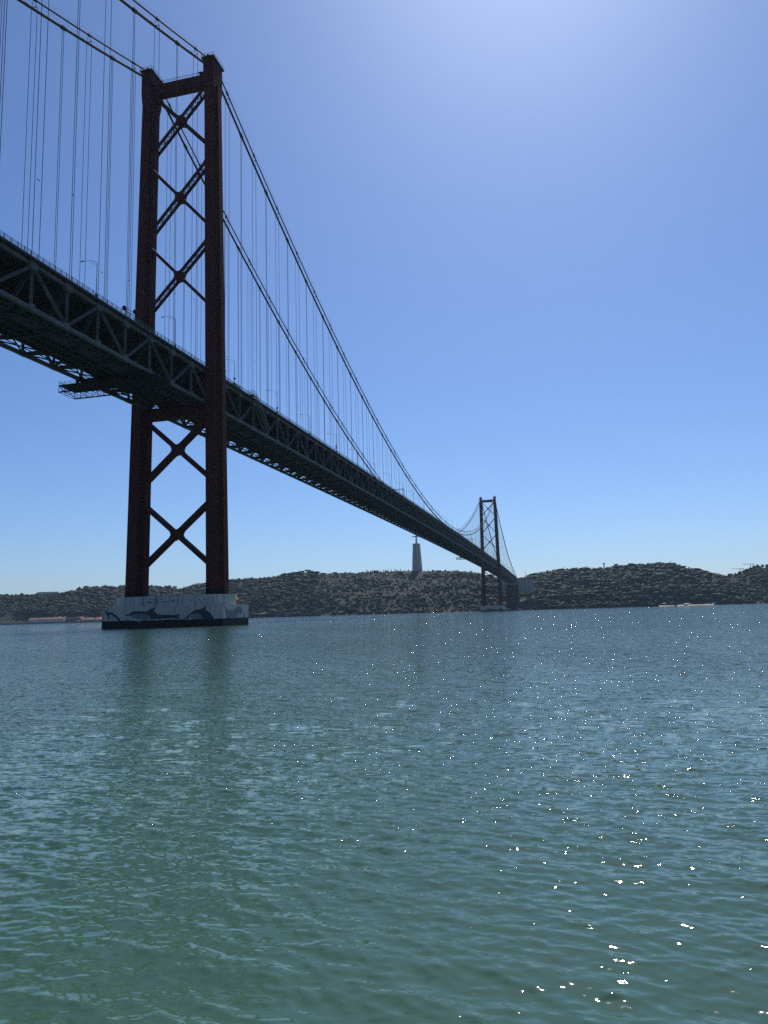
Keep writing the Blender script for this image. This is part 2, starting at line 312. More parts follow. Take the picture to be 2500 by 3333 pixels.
def build_tower(ty, lab):
    tw = empty('tower', bridge, label=lab)
    def sect(z, sx):
        t = (z - Z0) / (Z1 - Z0); cx = legx(z) * sx
        a = lerp(1.75, 1.45, t); b = lerp(3.86, 3.05, t); w = lerp(3.12, 2.5, t); d = lerp(1.5, 1.2, t)
        q = [(a, -b), (a, -b + 1.0), (a + .32, -b + 1.0), (a + .32, -d), (w, -d)]
        pts = q + [(x, -y) for x, y in reversed(q)]; pts = pts + [(-x, -y) for x, y in pts]
        return [(cx + x, ty + y, z) for x, y in pts]
    for sx in (1, -1):
        zs = [Z0] + list(np.linspace(20, 180, 17))
        obj('leg', B().loft([sect(z, sx) for z in zs]), 'red', tw)
        # black-painted shoe at the foot of the leg
        rr = []
        for z in (Z0 - 0.3, Z0 + 1.5):
            c = legx(z) * sx; rr.append([(c + (p[0] - c) * 1.02, ty + (p[1] - ty) * 1.015, z) for p in sect(z, sx)])
        obj('leg_shoe', B().loft(rr), 'black', tw)
        # saddle housing
        c = legx(184) * sx; hb_ = B()
        prof = [(-2.5, 176.2), (-3.05, 178.6), (-3.42, 181.2), (-3.42, 189.2), (3.42, 189.2), (3.42, 179.6), (2.9, 177.6), (2.5, 176.2)]
        hb_.loft([[(c - 1.82, ty + y, z) for y, z in prof], [(c + 1.82, ty + y, z) for y, z in prof]])
        obj('saddle_housing', hb_, 'red', tw)
        pb = B().box(c - 2.3, c + 2.3, ty - 4.0, ty + 4.0, 189.21, 189.5)
        obj('ledge', B().box(c - 1.9 * sx - 1.2, c - 1.9 * sx + .2 if sx > 0 else c - 1.9 * sx + 1.2, ty - 4.3, ty - 2.6, 183.6, 183.85), 'red', tw)
        obj('saddle_platform', pb, 'red', tw)
        rb = B()
        for x in (-2.25, 2.25):
            for z in (190.0, 190.6): rb.beam((c + x, ty - 3.95, z), (c + x, ty + 3.95, z), .06, .06)
            for y in np.linspace(-3.95, 3.95, 7): rb.beam((c + x, ty + y, 189.4), (c + x, ty + y, 190.6), .06, .06)
        for y in (-3.95, 3.95):
            for z in (190.0, 190.6): rb.beam((c - 2.25, ty + y, z), (c + 2.25, ty + y, z), .06, .06)
        rb.beam((c, ty + .8, 189.4), (c, ty + .8, 192.3), .22, .22); rb.box(c - .35, c + .35, ty + .45, ty + 1.15, 191.2, 191.9)
        kind(obj('saddle_railing', rb, 'rail', tw), 'stuff')
        sb = B().tube([(CX * sx, ty + y, 189.75 + .7 * math.cos(y / 3.3)) for y in (-3.2, -1.6, 0, 1.6, 3.2)], .55, 8)
        obj('cable_saddle', sb, 'cable_new', tw)
        # maintenance trolley rail and access door on the leg
        db = B().box(c - .5, c + .5, ty - 4.05, ty - 3.0, 11.5, 13.2) if sx < 0 else B().box(c + .9, c + 1.7, ty - 3.93, ty - 3.2, 11.5, 13.6)
        obj('access_door', db, 'black', tw)
    # top cross beam and its walkway rail
    xi = legx(183) - 1.0
    obj('cross_beam', B().box(-xi, xi, ty - 1.45, ty + 1.45, 181.3, 185.1), 'red', tw)
    wb = B()
    for z in (185.7, 186.2): 
        for y in (-1.4, 1.4): wb.beam((-xi + 1.2, ty + y, z), (xi - 1.2, ty + y, z), .07, .07)
    for x in np.linspace(-xi + 1.5, xi - 1.5, 9):
        for y in (-1.4, 1.4): wb.beam((x, ty + y, 185.1), (x, ty + y, 186.2), .07, .07)
    kind(obj('walkway_railing', wb, 'rail', tw), 'stuff')
    # beam under the truss
    xb = legx(68) - 1.4
    lb = B().box(-xb, xb, ty - 1.5, ty + 1.5, 66.6, 69.1); lb.box(-xb, xb, ty - 1.9, ty + 1.9, 66.4, 66.62).box(-xb, xb, ty - 1.9, ty + 1.9, 69.08, 69.3)
    obj('cross_beam', lb, 'red', tw)
    # X braces: (bottom z, top z, laced underside?)
    for z0, z1, laced in ((160.3, 180.6, True), (131.6, 153.2, True), (103.8, 125.2, True), (46.2, 65.6, False), (18.9, 38.4, False)):
        zc = (z0 + z1) / 2; wdt = 0.95 if laced else 1.15; yo = 1.2
        x0 = legx(z0) - 2.3; x1 = legx(z1) - 2.2
        for sx in (1, -1):
            p0 = Vector((-x0 * sx, ty, z0)); p1 = Vector((x1 * sx, ty, z1)); d = (p1 - p0).normalized(); nrm = Vector((0, 1, 0)); u = nrm.cross(d)
            bb = B()
            if laced:
                for s in (-1, 1):
                    o_ = Vector((0, s * yo, 0)); bb.beam(p0 + o_, p1 + o_, .42, wdt, (d.z, 0, -d.x))
                L = (p1 - p0).length; k = int(L / 1.55); off = [u * (wdt / 2 - .06), u * (-wdt / 2 + .06)]
                for o_ in off:
                    for i in range(k):
                        a = p0 + d * (L * i / k) + o_; b = p0 + d * (L * (i + 1) / k) + o_
                        sgn = 1 if i % 2 else -1
                        bb.beam(a + nrm * yo * sgn, b - nrm * yo * sgn, .15, .05, u); bb.beam(a - nrm * yo * sgn, b + nrm * yo * sgn, .15, .05, u)
                        if i % 3 == 0: bb.beam(a + nrm * yo, a - nrm * yo, .30, .05, u)
                kind(obj('laced_brace', bb, 'red', tw), 'stuff')
            else:
                bb.beam(p0, p1, yo * 2 + .4, wdt, (d.z, 0, -d.x)); obj('brace', bb, 'red', tw)
        # gusset at the crossing: concave-sided plate box
        r = 1.75 if laced else 1.95; g_ = []
        ang = math.atan2(z1 - z0, x0 + x1)
        dirs = [ang, math.pi - ang, math.pi + ang, 2 * math.pi - ang]; hw = wdt * .62
        for i, a in enumerate(dirs):
            e = Vector((math.cos(a), math.sin(a))); nn_ = Vector((-e.y, e.x))
            p = e * r - nn_ * hw; q = e * r + nn_ * hw; g_ += [p, q]
            b = dirs[(i + 1) % 4]; f = Vector((math.cos(b), math.sin(b))); nf = Vector((-f.y, f.x)); nx = f * r - nf * hw
            mid = (q + nx) / 2; c_ = mid.normalized() * (mid.length * .62)
            for t in (.25, .5, .75): g_.append(q * (1 - t) ** 2 + c_ * 2 * t * (1 - t) + nx * t * t)
        zx = zc - (x0 - x1) * 0.0
        gb = B().loft([[(p.x, ty + s, zx + p.y) for p in g_] for s in (-yo - .24, yo + .24)])
        obj('gusset', gb, 'red', tw)
        for sx in (1, -1):
            for z, sg in ((z0, 1), (z1, -1)):
                xi_ = legx(z) - 2.05; q = [(xi_, z - 1.5), (xi_ - .25, z - 1.35), (xi_ - 1.05, z + sg * .5), (xi_ - .25, z + 1.35), (xi_, z + 1.5)]
                obj('gusset', B().loft([[(x * sx, ty + s, zz) for x, zz in q] for s in (-yo - .22, yo + .22)]), 'red', tw)
build_tower(0.0, 'near red steel tower standing on the dolphin-painted pier')
build_tower(SPAN, 'far red steel tower standing before the wooded shore')

# piers ------------------------------------------------
def stadium(hx, r, n=14):
    a = [(hx - r + r * math.cos(t), r * math.sin(t)) for t in np.linspace(-math.pi / 2, math.pi / 2, n)]
    return a + [(-x, -y) for x, y in a]
PX, PY, PZ = 20.11, 8.88, 6.37
MAPF = [  # dolphins painted on the long face, in metres along the face and above the water
    ('dark', [(60, 405), (95, 430), (140, 430), (185, 455), (220, 490), (240, 515), (215, 518), (170, 480), (140, 455), (120, 455), (132, 500), (110, 490), (85, 455)]),
    ('grey', [(92, 460), (119, 468), (130, 500), (118, 510), (100, 490)]),
    ('dark', [(265, 458), (320, 450), (345, 425), (400, 415), (500, 420), (520, 410), (560, 385), (605, 373), (590, 400), (590, 425), (625, 448), (800, 455), (855, 442), (840, 465), (855, 495), (790, 487), (700, 492), (556, 500), (547, 478), (505, 452), (400, 445), (330, 462), (318, 472)]),
    ('grey', [(333, 463), (400, 447), (503, 454), (544, 480), (552, 500), (480, 503), (400, 496), (360, 482)]),
    ('grey', [(420, 512), (437, 512), (441, 540), (432, 552)]),
    ('dark', [(885, 490), (935, 465), (965, 430), (1010, 402), (1075, 390), (1120, 352), (1115, 400), (1160, 430), (1190, 470), (1197, 492), (1080, 489), (1062, 455), (1022, 437), (980, 445), (950, 470), (935, 494)]),
    ('grey', [(953, 478), (985, 449), (1024, 440), (1060, 458), (1074, 487), (1010, 490)])]
MAPS = [('grey', [(1310, 350), (1345, 402), (1395, 405), (1440, 365), (1480, 368), (1498, 415), (1475, 440), (1460, 425), (1440, 432), (1432, 475), (1325, 478)]),
        ('grey', [(1522, 412), (1530, 478), (1503, 480)])]
def facept(c):
    u = (c[0] - 38) / 1255.0; yb = 600 - 35 * u; ytp = 385 - 47 * u; v = (yb - c[1]) / (yb - ytp)
    return -PX + 2 * PX * (u + 0.028 * u * (1 - u) * 1.0), v * PZ
def sidept(c):
    u = (c[0] - 1293) / 270.0; yb = 565 - 15 * u; ytp = 338 - 3 * u; v = (yb - c[1]) / (yb - ytp); return -PY + 2 * PY * u, v * PZ
for ty, lab in ((0.0, 'concrete pier with dolphins painted above a black tide band'), (SPAN, 'distant pale concrete pier at the far tower')):
    pr = empty('pier', bridge, label=lab)
    bm = bmesh.new()
    bb = B().box(-PX, PX, ty - PY, ty + PY, -5, PZ).mesh('foundation')
    fo = obj('foundation', bb, 'concrete', pr)
    capm = B().prism([(x, ty + y) for x, y in stadium(19.6, 7.2)], PZ - .05, Z0)
    obj('plinth', capm, 'concrete', pr)
    for i in range(6):   # recessed pour joints shown as thin ribs of the shuttering
        x = -11.5 + i * 4.4
        obj('pour_joint', B().box(x - .05, x + .05, ty - 7.235, ty - 7.15, PZ + .02, Z0 - .1), 'mark', pr)
    for x in (-15, -9.2, -2.5, 4.5, 11.2):
        obj('pour_joint', B().box(x - .04, x + .04, ty - PY - .03, ty - PY + .03, 2.6, PZ - .03), 'mural_grey', pr)
    for w_, pts in MAPF:
        q = [facept(c) for c in pts]; q = [(x, max(.25, z)) for x, z in q]
        o_ = -PY - (.012 if w_ == 'dark' else .018)
        obj('painted_dolphin', B().add([(x, ty + o_, z) for x, z in q], [tuple(range(len(q)))]), 'mural' if w_ == 'dark' else 'mural_grey', pr)
    for w_, pts in MAPS:
        q = [sidept(c) for c in pts]
        obj('painted_dolphin', B().add([(PX + .014, ty + y, z) for y, z in q], [tuple(range(len(q)))]), 'mural_grey', pr)  # dark mural paint drawn grey: light on this end face put into the colour
    if ty == 0:
        for x0, x1, z0, z1 in ((-5.6, -4.9, 7.35, 7.75), (-4.8, -4.4, 7.35, 7.7), (-4.3, -3.8, 7.35, 7.75), (-2.6, -2.0, 7.4, 7.8), (-1.0, -.2, 7.45, 7.7), (0, .7, 7.45, 7.7), (.8, 1.5, 7.48, 7.7), (2.3, 3.3, 7.6, 7.95), (2.9, 3.2, 7.35, 7.6), (-5.6, -3.6, 8.35, 8.47), (-3.0, -.3, 8.4, 8.52), (8.6, 9.2, 7.75, 7.9), (9.3, 10.0, 7.78, 7.88), (11.2, 11.8, 7.8, 8.0), (13.0, 13.4, 7.85, 8.15)):
            obj('painted_mark', B().box(x0, x1, -7.232, -7.20, z0, z1), 'mark', pr)
        for x in (-1.5, 2.2, 6.0): obj('mooring_post', B().tube([(x, -6.4, 9.4), (x, -6.4, 11.0)], .11, 6), 'black', pr)
    bm.free()

# truss deck ------------------------------------------------
deck = empty('truss_deck', bridge, label='grey steel truss deck with road on top and railway inside')
def hsec(w, h, t=.1):   # unit-length H section along Y
    a, b = w / 2, h / 2
    p = [(-a, -b), (-a + t, -b), (-a + t, -t / 2), (a - t, -t / 2), (a - t, -b), (a, -b), (a, b), (a - t, b), (a - t, t / 2), (-a + t, t / 2), (-a + t, b), (-a, b)]
    return B().loft([[(x, 0, z) for x, z in p], [(x, 1, z) for x, z in p]])
me_vert = hsec(.55, .5).mesh('vertical'); me_diag = hsec(.62, .62).mesh('diagonal'); me_chord = B().box(-.42, .42, 0, 1, -.45, .45).mesh('chord')
me_gus = B().prism([(-1.15, -.75), (1.15, -.75), (1.15, .65), (-1.15, .65)], -.5, .5).mesh('gusset_box')
gl = B().loft([[(-.46, -1.3, .75), (-.46, 1.3, .75), (-.46, 1.3, -.55), (-.46, .75, -1.35), (-.46, -.75, -1.35), (-.46, -1.3, -.55)], [(.62, -1.3, .75), (.62, 1.3, .75), (.62, 1.3, -.55), (.62, .75, -1.35), (.62, -.75, -1.35), (.62, -1.3, -.55)]])
me_gt = gl.mesh('gusset')
gb_ = B().loft([[(s, -1.1, -.5), (s, 1.1, -.5), (s, .7, .95), (s, -.7, .95)] for s in (-.46, .46)]); me_gb = gb_.mesh('gusset')
for m_ in (me_vert, me_diag, me_chord, me_gt, me_gb): m_.materials.append(M['truss'])
# railing panel
rl = B()
for i in range(6): rl.beam((0, i * PL / 6, -.35), (0, i * PL / 6, 1.12), .11, .13, (0, 1, 0))
for z in (.42, .78, 1.12): rl.beam((0, 0, z), (0, PL, z), .07, .075)
rl.box(-.06, .06, 0, PL, -.35, .12)
me_rail = rl.mesh('railing'); me_rail.materials.append(M['rail'])
# walkway bracket comb under the deck edge
wk = B()
for i in range(6): wk.loft([[(0, i * PL / 6 - .09, -.1), (0, i * PL / 6 + .09, -.1), (0, i * PL / 6 + .09, .5), (0, i * PL / 6 - .09, .5)], [(1.55, i * PL / 6 - .09, .35), (1.55, i * PL / 6 + .09, .35), (1.55, i * PL / 6 + .09, .5), (1.55, i * PL / 6 - .09, .5)]])
wk.box(.2, .34, -.09, PL * 5 / 6 + .09, .1, .42); me_wk = wk.mesh('edge_brackets'); me_wk.materials.append(M['deck'])
# cross frame: upper floor beam, laced knee braces down to the rail floor
cf = B()
cf.box(-TW + .4, TW - .4, -.22, .22, DEP - 1.5, DEP + .45)
for s in (-1, 1):
    a = Vector((s * (TW - .5), 0, DEP - .8)); b = Vector((s * 4.6, 0, .9)); d = (b - a); u = Vector((0, 1, 0)).cross(d.normalized())
    for o_ in (-.42, .42): cf.beam(a + u * o_, b + u * o_, .5, .26, (d.z, 0, -d.x))
    for i in range(14): q = a + d * ((i + .5) / 14); cf.beam(q - u * .42, q + u * .42, .5, .24, d)
    cf.beam((s * 4.6, 0, .9), (s * .6, 0, DEP - 1.4), .26, .26, (0, 1, 0))
me_cf = cf.mesh('cross_frame'); me_cf.materials.append(M['deck'])
# rail floor beam, tapered to the chords
fb = B()
q = [(-TW + .3, -.25), (-4.4, -.85), (4.4, -.85), (TW - .3, -.25), (TW - .3, .3), (-TW + .3, .3)]
fb.loft([[(x, -.16, z) for x, z in q], [(x, .16, z) for x, z in q]])
qf = [(-TW + .3, -.33), (-4.4, -.95), (4.4, -.95), (TW - .3, -.33)]
for i in range(3): fb.beam((qf[i][0], 0, qf[i][1]), (qf[i + 1][0], 0, qf[i + 1][1]), .55, .09, (0, 0, 1))
me_fb = fb.mesh('floor_beam'); me_fb.materials.append(M['deck'])
lat = B()
for s in (1,):
    lat.beam((s * (TW - .3), .2, 0), (s * 4.2, PL - .2, -.2), .30, .28); lat.beam((s * 4.2, .2, -.2), (s * (TW - .3), PL - .2, 0), .30, .28)
    lat.beam((s * 7.4, .2, .05), (s * 7.4, PL - .2, .05), .16, .2)
me_lat = lat.mesh('lateral_bracing'); me_lat.materials.append(M['deck'])
rf = B()
for x in (-4.0, -1.6, 1.6, 4.0): rf.box(x - .2, x + .2, .17, PL - .17, -.7, .5)
rf.box(-4.4, 4.4, .17, PL - .17, .5, .78)
for x in (-2.95, -1.25, 1.25, 2.95): rf.box(x - .05, x + .05, .17, PL - .17, .78, .95)
me_rf = rf.mesh('rail_floor'); me_rf.materials.append(M['deck'])
st = B()
for x in np.linspace(-9.4, 9.4, 9): st.box(x - .14, x + .14, .22, PL - .22, -.45, .5)
me_st = st.mesh('road_stringers'); me_st.materials.append(M['deck'])
node_y = [k * PL for k in range(-NN, 88 + NS + 1)]
for i, y in enumerate(node_y):
    k = i - NN
    z0, z1 = zb(y), zt(y)
    last = i == len(node_y) - 1
    yn = y + PL; z0n, z1n = zb(yn), zt(yn)
    attower = k in (0, 88)
    for s in (-1, 1):
        x = TW * s
        if not attower or s < 0: pass
        obj('vertical', me_vert, None, deck, mw=span((x, y, z0 + .4), (x, y, z1 - .4), (s, 0, 0)))
        gt = obj('gusset', me_gt, None, deck, mw=Matrix.Translation((x, y, z1)) @ Matrix.Diagonal((s, 1, 1, 1)))
        obj('gusset', me_gb, None, deck, mw=Matrix.Translation((x, y, z0)))
        if last: continue
        obj('top_chord', me_chord, None, deck, mw=span((x, y, z1), (x, yn, z1n), (0, 0, 1)))
        obj('bottom_chord', me_chord, None, deck, mw=span((x, y, z0), (x, yn, z0n), (0, 0, 1)))
        if (k + 7) % 2 == 0: obj('diagonal', me_diag, None, deck, mw=span((x, y, z1 - .3), (x, yn, z0n + .3), (s, 0, 0)))
        else: obj('diagonal', me_diag, None, deck, mw=span((x, y, z0 + .3), (x, yn, z1n - .3), (s, 0, 0)))
        obj('railing', me_rail, None, deck, mw=span((11.85 * s, y, z1 + 1.02), (11.85 * s, yn, z1n + 1.02), (0, 0, 1)) @ Matrix.Diagonal((1, 1 / PL, 1, 1)))
        obj('edge_brackets', me_wk, None, deck, mw=Matrix.Translation((10.3 * s, y, z1 + .1)) @ Matrix.Diagonal((s, 1, 1, 1)))
    obj('cross_frame', me_cf, None, deck, mw=Matrix.Translation((0, y, z0)))
    obj('floor_beam', me_fb, None, deck, mw=Matrix.Translation((0, y, z0)))
    if last: continue
    sh = Matrix(((1, 0, 0, 0), (0, 1, 0, 0), (0, (z0n - z0) / PL, 1, 0), (0, 0, 0, 1)))
    for s in (-1, 1): obj('lateral_bracing', me_lat, None, deck, mw=Matrix.Translation((0, y, z0)) @ sh @ Matrix.Diagonal((s, 1, 1, 1)))
    obj('rail_floor', me_rf, None, deck, mw=Matrix.Translation((0, y, z0)) @ sh)
    obj('road_stringers', me_st, None, deck, mw=Matrix.Translation((0, y, z1)) @ sh)
sl_ = B(); rd = B()
sl_.loft([[(-11.95, y, zt(y) + .52), (11.95, y, zt(y) + .52), (11.95, y, zt(y) + .92), (-11.95, y, zt(y) + .92)] for y in node_y])
rd.loft([[(-10.2, y, zt(y) + .925), (10.2, y, zt(y) + .925), (10.2, y, zt(y) + 1.0), (-10.2, y, zt(y) + 1.0)] for y in node_y])
obj('deck_slab', sl_, 'deck', deck); obj('road_surface', rd, 'asphalt', deck)

# cables and hangers ------------------------------------------------
YE = SPAN + 483.4; YN = -NN * PL
def zlow(y):
    if 0 <= y <= SPAN: return 82.3 + 4.117e-4 * (y - SPAN / 2) ** 2
    s = -y if y < 0 else y - SPAN; L = 483.4; e = 74.5
    return 187.8 - s * (187.8 - e) / L - 4 * 21.5 * s * (L - s) / L ** 2
def zupp(y):
    if 0 <= y <= SPAN: return 85.96 + 4.13e-4 * (y - SPAN / 2) ** 2 - 1.3 * math.exp(-min(y, SPAN - y) / 4)
    s = -y if y < 0 else y - SPAN; L = 483.4; e = 78.5
    return 190.6 - s * (190.6 - e) / L - 4 * 21.5 * s * (L - s) / L ** 2
ysamp = [YN + i * PL / 2 for i in range(int((YE - YN) / (PL / 2)) + 1)]
rope_r = .046
for s, side in ((1, 'west'), (-1, 'east')):
    for low in (True, False):
        zf = zlow if low else zupp
        cab = obj('main_cable', B().tube([(CX * s, y, zf(y)) for y in ysamp], .40 if low else .25, 8), 'cable' if low else 'cable_new', bridge, smooth=True)
        cab['label'] = ('thick lower main cable on the ' if low else 'thinner upper main cable on the ') + side + ' side of the bridge'
        hr = B()
        for o_ in (-.5, .5): hr.tube([(CX * s + o_, y, zf(y) + 1.15) for y in ysamp], .022, 4)
        kind(obj('hand_ropes', hr, 'rope', cab), 'stuff')
        k0, k1 = -NN + 1, 88 + NS - 1
        for k in range(k0, k1):
            if k in (0, 88): continue
            if (k % 2 == 0) != low: continue
            y = k * PL; zc = zf(y); zd = zt(y) + .5
            if zc - zd < .8: continue
            h = B(); dy = .33 if low else .42
            if low:
                h.tube([(CX * s, y - .75, zf(y - .75)), (CX * s, y + .75, zf(y + .75))], .58, 8)
            else:
                h.tube([(CX * s, y - .6, zf(y - .6)), (CX * s, y + .6, zf(y + .6))], .40, 8)
                zs_ = zc - 2.2
                h.beam((CX * s - .55, y - dy, zs_), (CX * s - .55, y + dy, zs_), .1, .14); h.beam((CX * s + .55, y - dy, zs_), (CX * s + .55, y + dy, zs_), .1, .14)
                h.beam((CX * s - .55, y, zs_), (CX * s + .55, y, zs_), .1, .14)
            for q in (-1, 1):
                ox = (0, 0) if low else (0.55, 0.0)
                if low: h.beam((CX * s, y + q * dy, zd), (CX * s, y + q * dy, zc), rope_r * 2, rope_r * 2)
                else:
                    top = (CX * s, y + q * .2, zc); mid = (CX * s + q * .55, y + q * dy, zc - 2.2); bot = (CX * s + q * .55, y + q * dy, zd)
                    h.beam(bot, mid, rope_r * 2, rope_r * 2)
                    if zc - 2.2 > zd: h.beam(mid, top, rope_r * 2, rope_r * 2)
            if zc - zd > 25:
                zq = zd + 6 + (k * 37 % 17); h.beam((CX * s, y - dy, zq), (CX * s, y + dy, zq), .1, .12)
            h.beam((CX * s, y + .3, zc + .3), (CX * s, y + .3, zc + 1.3), .07, .07)
            obj('hanger', h, 'cable' if low else 'cable_new', cab)

# end trestle and anchorage on the far shore
tr = empty('end_trestle', bridge, label='dark braced steel trestle carrying the deck end at the shore')
TY = SPAN + 483.4 - 5
for s in (-1, 1):
    obj('leg', B().loft([[(s * (13.2 + o) + a, TY + b, z) for a, b in ((-2.6, -4), (2.6, -4), (2.6, 4), (-2.6, 4))] for o, z in ((0, 2), (-2.2, 58.5))]), 'black', tr)
    obj('footing', B().box(s * 14 - 5, s * 14 + 5, TY - 8, TY + 6, -4, 5), 'concrete', tr)
for z0, z1 in ((4, 22), (22, 40), (40, 58)):
    for s in (-1, 1): obj('brace', B().beam((-13 * s, TY, z0), (13 * s, TY, z1), 2.2, 1.6), 'black', tr)
    obj('strut', B().box(-12, 12, TY - 1.2, TY + 1.2, z1 - 1, z1 + .8), 'deck', tr)
obj('web_panel', B().box(-10.5, 10.5, TY + 1.6, TY + 2.4, 3, 57), 'black', tr)
anc = thing('anchorage', 'massive pale concrete anchorage block where the deck meets the hillside', 'anchorage', (8, 1519, 0))
ab = B().loft([[(-33, -6, 40), (34, -6, 40), (38, 30, 40), (-33, 30, 40)], [(-33, -6, 70.4), (34, -6, 69.6), (38, 30, 69.6), (-33, 30, 70.4)]])
obj('block', ab, 'anchor', anc); obj('parapet', B().box(-33.3, 34.3, -6.3, -5.6, 69.4, 71.0), 'anchor', anc)
for x in np.linspace(-26, 28, 7): obj('pilaster', B().box(x - .5, x + .5, -6.35, -6.0, 42, 69.3), 'anchor', anc)

# ------------------------------------------------------------------ things on the bridge
lamp_post = B().tube([(0, 0, -.3), (0, 0, 4), (0, 0, 9.0)], [.13, .10, .075], 6).mesh('post'); lamp_post.materials.append(M['galv'])
la = B().tube([(0, 0, 8.9), (-.9, 0, 9.45), (-2.2, 0, 9.85), (-3.9, 0, 9.9)], .05, 5).tube([(0, 0, 8.2), (-1.0, 0, 9.0), (-2.0, 0, 9.75)], .035, 5)
lamp_arm = la.mesh('arm'); lamp_arm.materials.append(M['galv'])
lamp_head = B().loft([[(-3.7, -.1, 9.84), (-3.7, .1, 9.84), (-3.7, .1, 9.98), (-3.7, -.1, 9.98)], [(-4.2, -.17, 9.78), (-4.2, .17, 9.78), (-4.2, .17, 10.0), (-4.2, -.17, 10.0)], [(-4.6, -.08, 9.82), (-4.6, .08, 9.82), (-4.6, .08, 9.95), (-4.6, -.08, 9.95)]]).mesh('lamp_head'); lamp_head.materials.append(M['galv'])
lamp_base = B().box(-.22, .22, -.25, .25, -.4, .95).mesh('base'); lamp_base.materials.append(M['rail'])
lamps = []
for k in range(-4, 38):
    y = 17.0 + 38.4 * k
    if k == -1: y = -22.7
    if abs(y - SPAN) < 5 or abs(y) < 5: y += 7
    where = 'span before the near tower' if y < 0 else ('span between the towers' if y < SPAN else 'span beyond the far tower')
    t = thing('street_lamp', 'slim curved-arm lamp on the ' + where, 'lamp', (11.6, y, zt(y) + 1.0), 0, 'lamps along the ' + where)
    obj('post', lamp_post, None, t); obj('base', lamp_base, None, t); obj('lamp_head', lamp_head, None, obj('arm', lamp_arm, None, t))
disc = B().tube([(0, -.02, 0), (0, .02, 0)], .42, 14)
for y, dz, lab in ((17.0, 2.6, 'round road sign on the lamp post just past the near tower'), (55.4, 2.3, 'round road sign on the lamp post beside the truss stair'), (132.2, 2.3, 'lower of two round road signs on one lamp post'), (132.2, 3.25, 'upper of two round road signs on one lamp post')):
    t = thing('road_sign', lab, 'road sign', (11.6, y - .16, zt(y) + 1.0 + dz))
    obj('disc', disc, 'black', t); obj('bracket', B().box(-.05, .05, .02, .1, -.25, .25), 'galv', t)
for y, w_, lab in ((290.5, 9.5, 'dark cantilever sign gantry over the road at the span before the cable dips'), (679, 9.0, 'dark cantilever sign gantry over the road approaching the far tower')):
    t = thing('sign_gantry', lab, 'gantry', (11.4, y, zt(y) + 1.0))
    obj('post', B().box(-.2, .2, -.2, .2, -.1, 6.4), 'black', t)
    obj('beam', B().box(-w_, .2, -.14, .14, 6.1, 6.4).box(-w_, 0, -.14, .14, 5.3, 5.5), 'black', t)
    obj('sign_panel', B().box(-w_, -w_ + 2.5, -.3, -.15, 4.9, 6.7), 'black', t)
t = thing('signal_frame', 'small dark signal frame with two boxes above the railing before the near tower', 'signal', (11.6, -47.5, zt(-46) + 1.0))
obj('frame', B().beam((0, -1.2, 2.0), (0, 6.3, 2.75), .12, .12).beam((0, -1.2, 1.3), (0, 6.3, 2.05), .12, .12).beam((0, .2, -.3), (0, .2, 2.1), .14, .14, (0, 1, 0)).beam((0, 5.2, -.3), (0, 5.2, 2.6), .14, .14, (0, 1, 0)), 'black', t)
for y, z in ((-.6, 1.85), (4.2, 2.75)): obj('signal_box', B().box(-.35, .35, y - .45, y + .45, z - .35, z + .6), 'black', t)
t = thing('van', 'pale green van on the road just past the near tower', 'van', (9.2, 23.0, zt(23) + 1.0))
vb = B().loft([[(-.95, y, .45) , (.95, y, .45), (.95, y, zt_), (.8, y, zt_ + .12), (-.8, y, zt_ + .12), (-.95, y, zt_)] for y, zt_ in ((-2.9, 2.2), (1.5, 2.25), (2.0, 1.5), (2.8, 1.2), (2.9, .9))])
obj('body', vb, 'green', t); obj('windscreen', B().add([(-.8, 1.56, 2.22), (.8, 1.56, 2.22), (.82, 2.02, 1.58), (-.82, 2.02, 1.58)], [(0, 1, 2, 3)]), 'glass', t)
for s in (-1, 1):
    obj('side_window', B().box(s * .955 - .01, s * .955 + .01, -.2, 1.3, 1.5, 2.05), 'glass', t)
    for y in (-1.9, 1.9): obj('wheel', B().tube([(s * .75, y, .36), (s * 1.0, y, .36)], .36, 12), 'tyre', t)
# truss stair on the west face
stt = thing('access_stair', 'caged steel stair climbing the outside of the truss to the railing', 'stair', (12.1, 30.5, zb(34)))
a = Vector((.5, 0, DEP + 1.0)); b = Vector((.1, 13.2, 1.4))
for x in (0, 1.1): obj('stringer', B().beam(a + Vector((x, 0, 0)), b + Vector((x, 0, 0)), .1, .32), 'truss', stt)
trd = B().box(-.05, 1.15, -.16, .16, -.025, .025).mesh('tread'); trd.materials.append(M['truss'])
for i in range(34): q = a.lerp(b, (i + .5) / 34); obj('tread', trd, None, stt, loc=(q.x, q.y, q.z))
for x in (0, 1.1):
    hb2 = B()
    for h in (.55, 1.1): hb2.beam(a + Vector((x, 0, h)), b + Vector((x, 0, h)), .06, .06)
    for i in range(13): q = a.lerp(b, i / 12) + Vector((x, 0, 0)); hb2.beam(q, q + Vector((0, 0, 1.1)), .06, .06)
    obj('handrail', hb2, 'rail', stt)
lg = B().box(-.2, 1.4, -2.6, .1, DEP + .9, DEP + 1.0); obj('landing', lg, 'truss', stt)
lr = B()
for p, q in (((1.35, -2.6), (1.35, 0)), ((-.2, -2.6), (1.35, -2.6))):
    for h in (.5, 1.0, 1.6): lr.beam((*p, DEP + 1 + h), (*q, DEP + 1 + h), .07, .07)
for p in ((1.35, -2.6), (1.35, -1.3), (1.35, 0), (-.2, -2.6), (.6, -2.6)): lr.beam((*p, DEP + .9), (*p, DEP + 2.6), .08, .08)
obj('landing_railing', lr, 'rail', stt)

